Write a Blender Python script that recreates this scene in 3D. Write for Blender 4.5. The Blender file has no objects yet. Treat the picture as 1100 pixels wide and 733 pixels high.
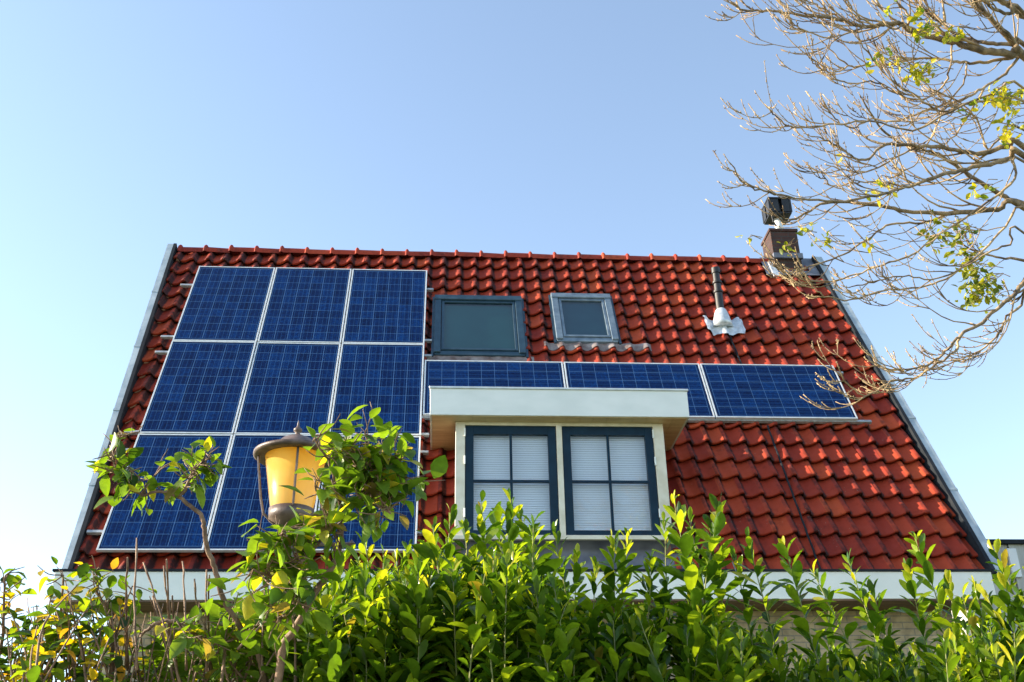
import bpy, math, random
from mathutils import Vector, Matrix, noise
random.seed(7)
C = bpy.context.scene
col = C.collection
R_ = math.radians

# ---------------------------------------------------------------- camera frame (photo 1100 x 733 px)
F = 1126.7; CX, CY = 550.0, 366.5
CAM = Vector((3.2557, -12.2025, 1.6))
RT = Vector((0.99777776, -0.06449004, -0.0167502))
UP = Vector((-0.01441171, -0.45432454, 0.89071966))
FW = Vector((0.06505258, 0.88849887, 0.45424434))
PHI = R_(63.572); CP, SP = math.cos(PHI), math.sin(PHI)
OFF = 8.8908                       # height of the roof frame's origin
RN = Vector((0, -SP, CP))          # outward normal of the front roof slope

def ray(px, py):
    return (FW * F + RT * (px - CX) - UP * (py - CY)) / F
def at(px, py, depth):             # a point at a given distance along the viewing axis
    return CAM + ray(px, py) * depth
def aty(px, py, y):
    d = ray(px, py); return CAM + d * ((y - CAM.y) / d.y)
def roof(u, v, d=0.0):             # u along the eaves, v up the slope, d outwards
    return Vector((u, v * CP, v * SP + OFF)) + RN * d
def uv_at(px, py, d=0.0):
    r = ray(px, py); o = Vector((0, 0, OFF)) + RN * d
    t = ((o - CAM).dot(RN)) / r.dot(RN); p = CAM + r * t - o
    return p.x, p.y * CP + p.z * SP
ROOF_M = Matrix.Translation((0, 0, OFF)) @ Matrix.Rotation(PHI, 4, 'X')

# ---------------------------------------------------------------- mesh builder
class MB:
    def __init__(s): s.v = []; s.f = []; s.c = []; s.mi = []
    def add(s, vs, fs, c=None, mi=0):
        n = len(s.v); s.v += [tuple(p) for p in vs]
        s.f += [tuple(i + n for i in f) for f in fs]
        s.c += [c or (1, 1, 1)] * len(vs); s.mi += [mi] * len(fs)
    def box(s, a, b, M=None, c=None, mi=0, ch=0.0):
        x0, y0, z0 = a; x1, y1, z1 = b
        if ch <= 0:
            vs = [Vector(p) for p in ((x0,y0,z0),(x1,y0,z0),(x1,y1,z0),(x0,y1,z0),(x0,y0,z1),(x1,y0,z1),(x1,y1,z1),(x0,y1,z1))]
            fs = [(0,3,2,1),(4,5,6,7),(0,1,5,4),(1,2,6,5),(2,3,7,6),(3,0,4,7)]
        else:
            vs = []; fs = []
            idx = {}
            X = (x0, x1); Y = (y0, y1); Z = (z0, z1)
            for i in (0,1):
                for j in (0,1):
                    for k in (0,1):
                        sx, sy, sz = (ch if i==0 else -ch), (ch if j==0 else -ch), (ch if k==0 else -ch)
                        for ax in range(3):
                            p = [X[i]+sx, Y[j]+sy, Z[k]+sz]; p[ax] = (X[i],Y[j],Z[k])[ax]
                            idx[(i,j,k,ax)] = len(vs); vs.append(Vector(p))
            for k in (0,1):
                q = [idx[(0,0,k,2)],idx[(1,0,k,2)],idx[(1,1,k,2)],idx[(0,1,k,2)]]; fs.append(tuple(q if k else q[::-1]))
                q = [idx[(0,k,0,1)],idx[(0,k,1,1)],idx[(1,k,1,1)],idx[(1,k,0,1)]]; fs.append(tuple(q if k else q[::-1]))
                q = [idx[(k,0,0,0)],idx[(k,1,0,0)],idx[(k,1,1,0)],idx[(k,0,1,0)]]; fs.append(tuple(q if k else q[::-1]))
            for i in (0,1):
                for j in (0,1):
                    fs.append((idx[(i,j,0,0)],idx[(i,j,1,0)],idx[(i,j,1,1)],idx[(i,j,0,1)]))
                    fs.append((idx[(i,0,j,0)],idx[(i,1,j,0)],idx[(i,1,j,2)],idx[(i,0,j,2)]))
                    fs.append((idx[(0,i,j,1)],idx[(1,i,j,1)],idx[(1,i,j,2)],idx[(0,i,j,2)]))
                    for k in (0,1): fs.append((idx[(i,j,k,0)],idx[(i,j,k,1)],idx[(i,j,k,2)]))
        if M: vs = [M @ p for p in vs]
        s.add(vs, fs, c, mi)
    def tube(s, pts, rad, n=6, c=None, caps=True):
        pts = [Vector(p) for p in pts]; m = len(pts)
        if m < 2: return
        if not isinstance(rad, (list, tuple)): rad = [rad] * m
        t = (pts[1] - pts[0]).normalized()
        a = t.orthogonal().normalized(); vs = []
        for i, p in enumerate(pts):
            if i == 0: t = pts[1] - pts[0]
            elif i == m - 1: t = pts[-1] - pts[-2]
            else: t = pts[i+1] - pts[i-1]
            if t.length < 1e-9: t = Vector((0,0,1))
            t.normalize(); a = (a - t * a.dot(t))
            if a.length < 1e-6: a = t.orthogonal()
            a.normalize(); b = t.cross(a)
            for k in range(n):
                w = 2 * math.pi * k / n
                vs.append(p + (a * math.cos(w) + b * math.sin(w)) * rad[i])
        fs = [(i*n+k, i*n+(k+1)%n, (i+1)*n+(k+1)%n, (i+1)*n+k) for i in range(m-1) for k in range(n)]
        if caps: fs += [tuple(range(n))[::-1], tuple((m-1)*n + k for k in range(n))]
        s.add(vs, fs, c)
    def lathe(s, prof, o, n=24, c=None):            # prof: (r, z)
        vs = []; o = Vector(o)
        for r, z in prof:
            for k in range(n):
                w = 2*math.pi*k/n; vs.append(o + Vector((r*math.cos(w), r*math.sin(w), z)))
        fs = [(i*n+k, i*n+(k+1)%n, (i+1)*n+(k+1)%n, (i+1)*n+k) for i in range(len(prof)-1) for k in range(n)]
        if prof[0][0] > 1e-4: fs.append(tuple(range(n))[::-1])
        if prof[-1][0] > 1e-4: fs.append(tuple((len(prof)-1)*n + k for k in range(n)))
        s.add(vs, fs, c)
    def build(s, name, mat, parent=None, smooth=False, color=False):
        me = bpy.data.meshes.new(name); me.from_pydata(s.v, [], s.f)
        mats = mat if isinstance(mat, (list, tuple)) else [mat]
        for m_ in mats: me.materials.append(m_)
        if len(mats) > 1: me.polygons.foreach_set('material_index', s.mi)
        if color:
            ca = me.color_attributes.new('Col', 'FLOAT_COLOR', 'POINT')
            flat = []
            for c in s.c: flat += [c[0], c[1], c[2], 1.0]
            ca.data.foreach_set('color', flat)
        if smooth: me.polygons.foreach_set('use_smooth', [True] * len(me.polygons))
        me.update()
        o = bpy.data.objects.new(name, me); col.objects.link(o)
        if parent: o.parent = parent
        return o

def tag(o, label=None, cat=None, group=None, kind=None):
    if label: o['label'] = label
    if cat: o['category'] = cat
    if group: o['group'] = group
    if kind: o['kind'] = kind
    return o
def empty(name, label, cat, loc=(0,0,0), group=None, M=None):
    o = bpy.data.objects.new(name, None); col.objects.link(o); o.empty_display_size = 0.1
    if M is not None: o.matrix_world = M
    else: o.location = loc
    return tag(o, label, cat, group)
def rehome(root, loc):
    """put the thing's origin at loc while its children stay where they were built"""
    root.location = loc
    for ch in root.children: ch.matrix_parent_inverse = Matrix.Translation(-Vector(loc))

# ---------------------------------------------------------------- materials
def newmat(name):
    m = bpy.data.materials.new(name); m.use_nodes = True
    nt = m.node_tree; b = nt.nodes['Principled BSDF']; return m, nt, b
def N(nt, t, **k):
    n = nt.nodes.new(t)
    for a, v in k.items():
        if a.startswith('i_'): n.inputs[a[2:].replace('_', ' ')].default_value = v
        else: setattr(n, a, v)
    return n
def ramp(nt, fac, stops):
    r = nt.nodes.new('ShaderNodeValToRGB'); e = r.color_ramp.elements
    e[0].position, e[0].color = stops[0][0], (*stops[0][1], 1)
    e[1].position, e[1].color = stops[-1][0], (*stops[-1][1], 1)
    for p, c in stops[1:-1]:
        x = e.new(p); x.color = (*c, 1)
    nt.links.new(fac, r.inputs[0]); return r.outputs[0]
def coords(nt, kind='Object'):
    return nt.nodes.new('ShaderNodeTexCoord').outputs[kind]
def noise_mat(name, c0, c1, scale=5, rough=.6, bump=.0, bscale=None, detail=6, metal=0, stretch=None, lo=.35, hi=.65, coat=0, spec=.5):
    m, nt, b = newmat(name); L = nt.links
    co = coords(nt)
    if stretch:
        mp = N(nt, 'ShaderNodeMapping'); mp.inputs['Scale'].default_value = stretch
        L.new(co, mp.inputs[0]); co = mp.outputs[0]
    n = N(nt, 'ShaderNodeTexNoise'); n.inputs['Scale'].default_value = scale; n.inputs['Detail'].default_value = detail
    L.new(co, n.inputs['Vector'])
    L.new(ramp(nt, n.outputs[0], [(lo, c0), (hi, c1)]), b.inputs['Base Color'])
    b.inputs['Roughness'].default_value = rough; b.inputs['Metallic'].default_value = metal
    b.inputs['Coat Weight'].default_value = coat; b.inputs['Specular IOR Level'].default_value = spec
    if bump:
        n2 = N(nt, 'ShaderNodeTexNoise'); n2.inputs['Scale'].default_value = bscale or scale*6; n2.inputs['Detail'].default_value = 5
        L.new(co, n2.inputs['Vector'])
        bp = N(nt, 'ShaderNodeBump'); bp.inputs['Strength'].default_value = bump; bp.inputs['Distance'].default_value = .01
        L.new(n2.outputs[0], bp.inputs['Height']); L.new(bp.outputs[0], b.inputs['Normal'])
    return m
def mth(nt, op, a, b=None, c=None):
    n = nt.nodes.new('ShaderNodeMath'); n.operation = op
    for i, x in enumerate((a, b, c)):
        if x is None: continue
        if isinstance(x, (int, float)): n.inputs[i].default_value = x
        else: nt.links.new(x, n.inputs[i])
    return n.outputs[0]
def mix(nt, fac, a, b):
    n = nt.nodes.new('ShaderNodeMix'); n.data_type = 'RGBA'
    for s, x in ((n.inputs[0], fac), (n.inputs[6], a), (n.inputs[7], b)):
        if isinstance(x, (int, float)): s.default_value = x
        elif isinstance(x, tuple): s.default_value = (*x, 1)
        else: nt.links.new(x, s)
    return n.outputs[2]

def tile_material():
    m, nt, b = newmat('clay_tile'); L = nt.links
    at_ = N(nt, 'ShaderNodeAttribute', attribute_name='Col')
    co = coords(nt)
    n1 = N(nt, 'ShaderNodeTexNoise'); n1.inputs['Scale'].default_value = 2.2; n1.inputs['Detail'].default_value = 8; n1.inputs['Roughness'].default_value = .65
    n2 = N(nt, 'ShaderNodeTexNoise'); n2.inputs['Scale'].default_value = 14; n2.inputs['Detail'].default_value = 6
    n3 = N(nt, 'ShaderNodeTexNoise'); n3.inputs['Scale'].default_value = 90; n3.inputs['Detail'].default_value = 3
    for n in (n1, n2, n3): L.new(co, n.inputs['Vector'])
    sep = N(nt, 'ShaderNodeSeparateColor'); L.new(at_.outputs['Color'], sep.inputs[0])
    base = ramp(nt, sep.outputs[0], [(0, TILE_A), (.5, TILE_B), (1, TILE_C)])
    grime_shade = mth(nt, 'MULTIPLY', mth(nt, 'ADD', n1.outputs[0], n2.outputs[0]), .5)
    grime_shade = mth(nt, 'MULTIPLY', grime_shade, mth(nt, 'ADD', mth(nt, 'MULTIPLY', sep.outputs[1], .62), .72))   # grime, plus shade painted into the groove beside each roll
    msk = ramp(nt, grime_shade, [(.385, (0,0,0)), (.64, (.95,.95,.95))])
    vo = N(nt, 'ShaderNodeTexVoronoi'); vo.inputs['Scale'].default_value = 26; L.new(co, vo.inputs['Vector'])
    spk = mth(nt, 'MULTIPLY', mth(nt, 'LESS_THAN', vo.outputs['Distance'], .13), mth(nt, 'GREATER_THAN', n1.outputs[0], .56))
    tile_c = mix(nt, msk, base, (.030, .014, .015))
    L.new(mix(nt, mth(nt, 'MULTIPLY', spk, .55), tile_c, (.30, .27, .20)), b.inputs['Base Color'])
    L.new(ramp(nt, n2.outputs[0], [(.3, (.62,)*3), (.7, (.85,)*3)]), b.inputs['Roughness'])
    b.inputs['Specular IOR Level'].default_value = .25
    bp = N(nt, 'ShaderNodeBump'); bp.inputs['Strength'].default_value = .25; bp.inputs['Distance'].default_value = .004
    L.new(n3.outputs[0], bp.inputs['Height']); L.new(bp.outputs[0], b.inputs['Normal'])
    return m
TILE_A, TILE_B, TILE_C = (.22, .022, .013), (.34, .040, .017), (.46, .072, .024)

def cell_material():
    """polycrystalline cells: 6 across, 10 along, thin gaps and three busbars down each cell"""
    m, nt, b = newmat('solar_cells'); L = nt.links
    sep = N(nt, 'ShaderNodeSeparateXYZ'); co = coords(nt); L.new(co, sep.inputs[0])
    x = mth(nt, 'DIVIDE', mth(nt, 'SUBTRACT', sep.outputs[0], .032), .1556)
    y = mth(nt, 'DIVIDE', mth(nt, 'SUBTRACT', sep.outputs[1], .050), .1556)
    def line(t, w):                 # 1 near integers
        fr = mth(nt, 'FRACT', mth(nt, 'ADD', t, .5)); d = mth(nt, 'ABSOLUTE', mth(nt, 'SUBTRACT', fr, .5))
        return mth(nt, 'LESS_THAN', d, w)
    gx = line(x, .018); gy = line(y, .013)
    bx = line(mth(nt, 'ADD', mth(nt, 'MULTIPLY', x, 3), .5), .030)
    gap = mth(nt, 'MAXIMUM', gx, gy)
    outx = mth(nt, 'GREATER_THAN', mth(nt, 'ABSOLUTE', mth(nt, 'SUBTRACT', x, 3)), 3.02)
    outy = mth(nt, 'GREATER_THAN', mth(nt, 'ABSOLUTE', mth(nt, 'SUBTRACT', y, 5)), 5.02)
    out = mth(nt, 'MAXIMUM', outx, outy)
    fx = N(nt, 'ShaderNodeCombineXYZ')
    L.new(mth(nt, 'FLOOR', x), fx.inputs[0]); L.new(mth(nt, 'FLOOR', y), fx.inputs[1])
    oi = N(nt, 'ShaderNodeObjectInfo'); L.new(oi.outputs['Random'], fx.inputs[2])
    wn = N(nt, 'ShaderNodeTexWhiteNoise'); L.new(fx.outputs[0], wn.inputs['Vector'])
    vo = N(nt, 'ShaderNodeTexVoronoi'); vo.inputs['Scale'].default_value = 55; L.new(co, vo.inputs['Vector'])
    sv = N(nt, 'ShaderNodeSeparateColor'); L.new(vo.outputs['Color'], sv.inputs[0])
    mp = N(nt, 'ShaderNodeMapping'); mp.inputs['Scale'].default_value = (26, .7, 1); L.new(co, mp.inputs[0])
    st = N(nt, 'ShaderNodeTexNoise'); st.inputs['Scale'].default_value = 1; L.new(mp.outputs[0], st.inputs['Vector'])
    t = mth(nt, 'ADD', mth(nt, 'MULTIPLY', wn.outputs['Value'], .30), mth(nt, 'ADD', mth(nt, 'MULTIPLY', sv.outputs[0], .3), mth(nt, 'MULTIPLY', st.outputs[0], .5)))
    cell = ramp(nt, t, [(.15, (.0005, .005, .030)), (.55, (.001, .014, .074)), (.95, (.002, .038, .165))])
    c = mix(nt, bx, cell, (.022, .075, .19))
    c = mix(nt, gap, c, (.07, .16, .32))
    c = mix(nt, out, c, (.005, .02, .07))
    L.new(c, b.inputs['Base Color'])
    b.inputs['Roughness'].default_value = .35
    b.inputs['Coat Weight'].default_value = .07; b.inputs['Coat Roughness'].default_value = .05; b.inputs['Specular IOR Level'].default_value = .08
    return m

def leaf_material(name, trans=.45, rough=.35, tint=(1.25, 1.2, .35)):
    m, nt, b = newmat(name); L = nt.links
    at_ = N(nt, 'ShaderNodeAttribute', attribute_name='Col')
    co = coords(nt); n1 = N(nt, 'ShaderNodeTexNoise'); n1.inputs['Scale'].default_value = 40; L.new(co, n1.inputs['Vector'])
    v = ramp(nt, n1.outputs[0], [(.3, (.8,)*3), (.7, (1.2,)*3)])
    mul = N(nt, 'ShaderNodeMix', data_type='RGBA', blend_type='MULTIPLY'); mul.inputs[0].default_value = 1
    L.new(at_.outputs['Color'], mul.inputs[6]); L.new(v, mul.inputs[7])
    L.new(mul.outputs[2], b.inputs['Base Color']); b.inputs['Roughness'].default_value = rough
    b.inputs['Specular IOR Level'].default_value = .45
    tr = N(nt, 'ShaderNodeBsdfTranslucent')
    tm = N(nt, 'ShaderNodeMix', data_type='RGBA', blend_type='MULTIPLY'); tm.inputs[0].default_value = 1
    L.new(mul.outputs[2], tm.inputs[6]); tm.inputs[7].default_value = (*[t*1.7 for t in tint], 1)
    L.new(tm.outputs[2], tr.inputs[0])
    ms = N(nt, 'ShaderNodeMixShader'); ms.inputs[0].default_value = trans
    out = nt.nodes['Material Output']
    L.new(b.outputs[0], ms.inputs[1]); L.new(tr.outputs[0], ms.inputs[2]); L.new(ms.outputs[0], out.inputs[0])
    return m

def glass_material(name, tint=(.96, .98, 1.0)):
    m, nt, b = newmat(name); L = nt.links
    tr = N(nt, 'ShaderNodeBsdfTransparent'); tr.inputs[0].default_value = (*tint, 1)
    gl = N(nt, 'ShaderNodeBsdfGlossy'); gl.inputs['Roughness'].default_value = .01
    lw = N(nt, 'ShaderNodeLayerWeight'); lw.inputs[0].default_value = .5
    ms = N(nt, 'ShaderNodeMixShader')
    n = N(nt, 'ShaderNodeTexNoise'); n.inputs['Scale'].default_value = 1.7; L.new(coords(nt), n.inputs['Vector'])
    bp = N(nt, 'ShaderNodeBump'); bp.inputs['Strength'].default_value = .05; bp.inputs['Distance'].default_value = .02
    L.new(n.outputs[0], bp.inputs['Height']); L.new(bp.outputs[0], gl.inputs['Normal'])
    L.new(mth(nt, 'MULTIPLY_ADD', mth(nt, 'POWER', lw.outputs['Facing'], 3), .8, .09), ms.inputs[0]); L.new(tr.outputs[0], ms.inputs[1]); L.new(gl.outputs[0], ms.inputs[2])
    L.new(ms.outputs[0], nt.nodes['Material Output'].inputs[0])
    return m

def brick_material(name, c1, c2, mortar, scale=1.0, rough=.85, axis=None):
    m, nt, b = newmat(name); L = nt.links
    co = coords(nt); sp = N(nt, 'ShaderNodeSeparateXYZ'); L.new(co, sp.inputs[0])
    cb = N(nt, 'ShaderNodeCombineXYZ')
    L.new(mth(nt, 'ADD', sp.outputs[0], sp.outputs[1]), cb.inputs[0]); L.new(sp.outputs[2], cb.inputs[1])
    br = N(nt, 'ShaderNodeTexBrick'); L.new(cb.outputs[0], br.inputs['Vector'])
    br.inputs['Color1'].default_value = (*c1, 1); br.inputs['Color2'].default_value = (*c2, 1); br.inputs['Mortar'].default_value = (*mortar, 1)
    br.inputs['Scale'].default_value = scale; br.inputs['Brick Width'].default_value = .22; br.inputs['Row Height'].default_value = .0625
    br.inputs['Mortar Size'].default_value = .006; br.inputs['Mortar Smooth'].default_value = .2
    n = N(nt, 'ShaderNodeTexNoise'); n.inputs['Scale'].default_value = 9; n.inputs['Detail'].default_value = 7; L.new(co, n.inputs['Vector'])
    mu = N(nt, 'ShaderNodeMix', data_type='RGBA', blend_type='MULTIPLY'); mu.inputs[0].default_value = 1
    L.new(br.outputs[0], mu.inputs[6]); L.new(ramp(nt, n.outputs[0], [(.3, (.6,)*3), (.7, (1.15,)*3)]), mu.inputs[7])
    L.new(mu.outputs[2], b.inputs['Base Color']); b.inputs['Roughness'].default_value = rough
    bp = N(nt, 'ShaderNodeBump'); bp.inputs['Strength'].default_value = .5; bp.inputs['Distance'].default_value = .006
    L.new(mth(nt, 'SUBTRACT', 1, br.outputs['Fac']), bp.inputs['Height']); L.new(bp.outputs[0], b.inputs['Normal'])
    return m

M = {}
M['tile'] = tile_material()
M['cells'] = cell_material()
M['alu'] = noise_mat('anodised_aluminium', (.60,.63,.64), (.72,.75,.76), 12, .4, metal=.2)
M['alu_dull'] = noise_mat('mill_aluminium', (.32,.34,.36), (.5,.52,.53), 20, .5, metal=.5)
M['zinc'] = noise_mat('weathered_zinc', (.30,.36,.40), (.46,.52,.55), 6, .5, .1, metal=.15, stretch=(1,1,1))
M['white_trim'] = noise_mat('aged_white_board', (.76,.78,.74), (.84,.85,.81), 3, .45, .03, stretch=(1,1,2))
M['cream'] = noise_mat('cream_paint', (.66,.60,.46), (.80,.75,.62), 7, .5, .08)
M['soffit'] = noise_mat('cream_soffit_board', (.62,.42,.22), (.78,.58,.34), 3, .4, .05, stretch=(1,5,1))
M['brown'] = noise_mat('brown_soffit', (.10,.055,.03), (.20,.11,.06), 5, .6, .05, stretch=(1,6,1))
M['blue'] = noise_mat('navy_window_paint', (.002,.018,.038), (.004,.028,.055), 9, .35, .03, spec=.2)
M['lead'] = noise_mat('grey_lead', (.09,.10,.13), (.20,.21,.25), 4, .55, .15)
M['lead_bright'] = noise_mat('bright_lead', (.42,.46,.50), (.70,.74,.78), 14, .4, .5, bscale=30, metal=.25)
M['zinc_dirty'] = noise_mat('dirty_zinc_apron', (.11,.07,.06), (.27,.23,.22), 9, .6, .2)
M['casing_dark'] = noise_mat('slate_blue_cladding', (.020,.050,.078), (.034,.075,.108), 10, .35, .03, metal=.2)
M['casing_light'] = noise_mat('grey_blue_cladding', (.12,.17,.22), (.21,.27,.32), 10, .4, .03, metal=.3)
M['black'] = noise_mat('black_plastic', (.006,.006,.007), (.015,.015,.017), 9, .5, .05)
M['brick_dark'] = brick_material('dark_brick', (.085,.032,.022), (.05,.022,.018), (.05,.045,.04))  # dark brown brick, same tone on every face
M['brick_cream'] = brick_material('cream_brick', (.50,.39,.25), (.42,.33,.21), (.28,.25,.20))
M['blind'] = noise_mat('white_blind', (.74,.80,.86), (.78,.84,.89), 3, .5)
M['lamp_metal'] = noise_mat('brown_lamp_paint', (.075,.048,.038), (.17,.115,.09), 20, .45, .1)
M['bark'] = noise_mat('grey_brown_bark', (.10,.075,.05), (.36,.26,.15), 18, .85, .4, stretch=(1,1,.5))
M['twig'] = noise_mat('twig_bark', (.13,.085,.05), (.56,.40,.21), 8, .7, .2)
M['shrub_bark'] = noise_mat('red_brown_bark', (.13,.075,.045), (.30,.19,.12), 25, .7, .3)
M['stem'] = noise_mat('green_stem', (.13,.15,.04), (.26,.26,.07), 12, .55)
M['laurel'] = leaf_material('laurel_leaf', .5, .21)
M['oval'] = leaf_material('oval_leaf', .48, .42)
M['yellow_leaf'] = leaf_material('yellow_leaf', .5, .5, (1.1, 1.0, .3))
M['glass'] = glass_material('window_glass')
M['sky_glass'] = glass_material('skylight_glass', (.45, .6, .6))
M['grass'] = noise_mat('lawn', (.03,.06,.012), (.07,.11,.025), 4, .9, .4, bscale=60)
M['paving'] = noise_mat('concrete_paving', (.22,.21,.19), (.34,.33,.30), 3, .85, .2)
M['board'] = noise_mat('grey_boards', (.42,.41,.38), (.55,.54,.50), 4, .7, .1, stretch=(5,5,.5))
M['dark_cap'] = noise_mat('dark_capping', (.014,.018,.024), (.026,.030,.036), 6, .8, spec=.15)
M['white'] = noise_mat('white_enamel', (.78,.78,.78), (.84,.84,.84), 4, .35)
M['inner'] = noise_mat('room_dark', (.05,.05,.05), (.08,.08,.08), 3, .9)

# amber lamp glass
m, nt, b = newmat('amber_glass')
nn = N(nt, 'ShaderNodeTexNoise'); nn.inputs['Scale'].default_value = 7; nt.links.new(coords(nt), nn.inputs['Vector'])
cc = ramp(nt, nn.outputs[0], [(.3, (.93,.60,.12)), (.7, (.97,.74,.22))])
nt.links.new(cc, b.inputs['Base Color']); b.inputs['Roughness'].default_value = .3; b.inputs['Coat Weight'].default_value = .4
tr = N(nt, 'ShaderNodeBsdfTranslucent'); nt.links.new(cc, tr.inputs[0])
ms = N(nt, 'ShaderNodeMixShader'); ms.inputs[0].default_value = .62
nt.links.new(b.outputs[0], ms.inputs[1]); nt.links.new(tr.outputs[0], ms.inputs[2]); nt.links.new(ms.outputs[0], nt.nodes['Material Output'].inputs[0])
M['amber'] = m

# ================================================================= SETTING
g = MB(); g.add([(-400,-400,0),(400,-400,0),(400,400,0),(-400,400,0)], [(0,1,2,3)])
tag(g.build('ground', M['grass']), kind='structure')
g = MB(); g.add([(-6,-14.5,.004),(14,-14.5,.004),(14,-9.6,.004),(-6,-9.6,.004)], [(0,1,2,3)])
tag(g.build('path', M['paving']), kind='structure')

# ================================================================= HOUSE
U0, U1 = -0.42, 8.62                 # verge to verge
def _line(p, q, d):                  # a line on the slope through two photo points -> u(v)
    (ua, va), (ub, vb) = uv_at(*p, d), uv_at(*q, d)
    return lambda v: ua + (ub-ua)*(v-va)/(vb-va)
VD = -.035
L_OUT, L_IN = _line((181.5,258), (65.9,612.7), VD), _line((188.2,258), (72.9,612.7), VD)
R_OUT, R_IN = _line((877.5,267.5), (1066,590.7), VD), _line((870,267.5), (1056.6,590.7), VD)
def U0v(v): return L_IN(v) - .01
VR = 0.56                            # ridge line on the slope
house = empty('brick_house', 'cream brick house with a steep red pantile roof, window dormer and solar panels', 'house', (4.1, 0, 0))

TP, TR_ = .2125, .2755               # tile cover width and course height
TD = -.125                           # tile datum below the panel plane
def prof(t):                         # one pantile: narrow roll, broad pan
    t = (t + .80) % 1.0               # t = 0 at the crest's right foot
    ks = ((0,.036),(.03,.034),(.07,.018),(.11,-.006),(.17,-.013),(.32,-.016),(.48,-.011),(.64,.004),(.78,.022),(.90,.034),(.96,.037),(1,.036))
    for (a, x), (b_, y) in zip(ks, ks[1:]):
        if t <= b_:
            q = (t-a)/(b_-a); return (x + (y-x)*q)*1.2
    return .043
rnd = random.Random(3)
def tiles(front=True):
    mb = MB()
    v_low = -5.235
    nrow = int((VR - .02 - v_low) / TR_) + 1
    nu = int(round((U1 - U0 - .02) / TP)) + 1
    K = 16
    for r in range(nrow):
        vb = v_low + r * TR_
        for i in range(nu):
            ub = U0 + .02 + i * TP
            if front and 3.36 < ub + TP/2 < 5.57 and vb < -3.55: continue
            if ub > R_IN(vb) - .045 or ub + TP < L_IN(vb) + .045: continue
            lift = rnd.gauss(0, .0028); tilt = rnd.gauss(0, .004); dv = rnd.gauss(0, .0035); du = rnd.gauss(0, .0015)
            col_r = min(1, max(0, rnd.gauss(.5, .24)))
            top = min(vb + TR_ + .03, VR + .02)
            vs = []; cs = []
            for (vv, dd) in ((vb + dv + .008, TD + .002), (vb + dv, TD + .030), (vb + dv + .010, TD + .040), (vb + .5*TR_, TD + .009), (top, TD - .030)):
                for k in range(K + 1):
                    t = k / K
                    h = prof(t) + lift + tilt * (t - .5)
                    if k == K: h = prof(.999) + lift + .001
                    p = (min(R_IN(vv) - .030, max(ub + t * TP * 1.02 + du, L_IN(vv) + .030)), vv, dd + h)
                    p = (p[0], p[1], min(p[2], TD-.03)) if any(a < p[0] < b_ and c_ < p[1] < e_ for a, b_, c_, e_ in ((3.15,4.25,-1.95,-.57),(4.68,5.435,-1.44,-.48))) else p
                    vs.append(roof(*p) if front else back_roof(*p))
                    gcol = 1.0 if .22 < t < .40 else (.45 if t <= .22 and t > .05 or .4 <= t < .5 else .0)  # weight of the grime and painted shade at the roll's right foot
                    gcol = min(1, gcol + 0)
                    cs.append((col_r, gcol, 0))
            fs = [(a*(K+1)+k, a*(K+1)+k+1, (a+1)*(K+1)+k+1, (a+1)*(K+1)+k) for a in range(4) for k in range(K)]
            n0 = len(mb.v); mb.add(vs, fs); mb.c[n0:] = cs
    return mb
YR = roof(0, VR, TD).y + .0          # ridge
def back_roof(u, v, d):
    p = roof(u, v, d); return Vector((p.x, 2*(YR+.03) - p.y, p.z))
rf = tiles().build('roof', M['tile'], house, smooth=True, color=True)
bk = MB()                              # rear slope, plain rows
for r in range(21):
    v0 = -5.2 + r*TR_
    q = [back_roof(L_IN(v0), v0, TD+.02), back_roof(U1, v0, TD+.02), back_roof(U1, v0+TR_+.02, TD), back_roof(L_IN(v0+TR_), v0+TR_+.02, TD)]
    bk.add(q, [(3,2,1,0)])
bk.build('rear_roof', M['tile'], house)
# under-roof deck keeps light out
dk = MB()
for (a, b_) in ((U0-.03, 3.38), (5.56, U1+.03)):
    dk.add([roof(a if a > 0 else L_IN(-5.2),-5.2,TD-.085), roof(b_ if b_ < 8 else R_IN(-5.2),-5.2,TD-.085), roof(b_ if b_ < 8 else R_IN(VR),VR,TD-.085), roof(a if a > 0 else L_IN(VR),VR,TD-.085)], [(0,1,2,3)])
dk.add([roof(3.38,-3.45,TD-.085), roof(5.56,-3.45,TD-.085), roof(5.56,VR,TD-.085), roof(3.38,VR,TD-.085)], [(0,1,2,3)])
dk.build('roof_deck', M['brown'], house)

# ridge tiles with raised sockets
rg = MB(); rk = MB()
zr = roof(0, VR, TD).z + .055
nr = int((U1 - U0) / .345)
for i in range(nr + 1):
    x0 = U0 + .03 + i * .345; x1 = min(x0 + .355, U1)
    if x1 - x0 < .05 or (7.80 < (x0+x1)/2 < 8.62): continue
    dz = rnd.gauss(0, .004); tl = rnd.gauss(0, .004)
    vs = []; n = 9
    for (x, rr) in ((x0-.012, .105), (x0-.006, .132), (x0+.012, .145), (x0+.030, .134), (x0+.044, .110), (x1, .104)):
        for k in range(n):
            w = math.pi * (k/(n-1)) * 1.06 - .03*math.pi
            vs.append((x, YR + .03 - rr*math.cos(w)*.95, zr - .085 + dz + (tl if x > x0+.1 else 0) + rr*math.sin(w)))
    fs = [(a*n+k, (a+1)*n+k, (a+1)*n+k+1, a*n+k+1) for a in range(5) for k in range(n-1)]
    n0 = len(rg.v); rg.add(vs, fs); cr = min(1, max(0, rnd.gauss(.55, .2))); rg.c[n0:] = [(cr, .2, 0)] * len(vs)
rg.build('ridge', M['tile'], house, smooth=True, color=True)

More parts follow.
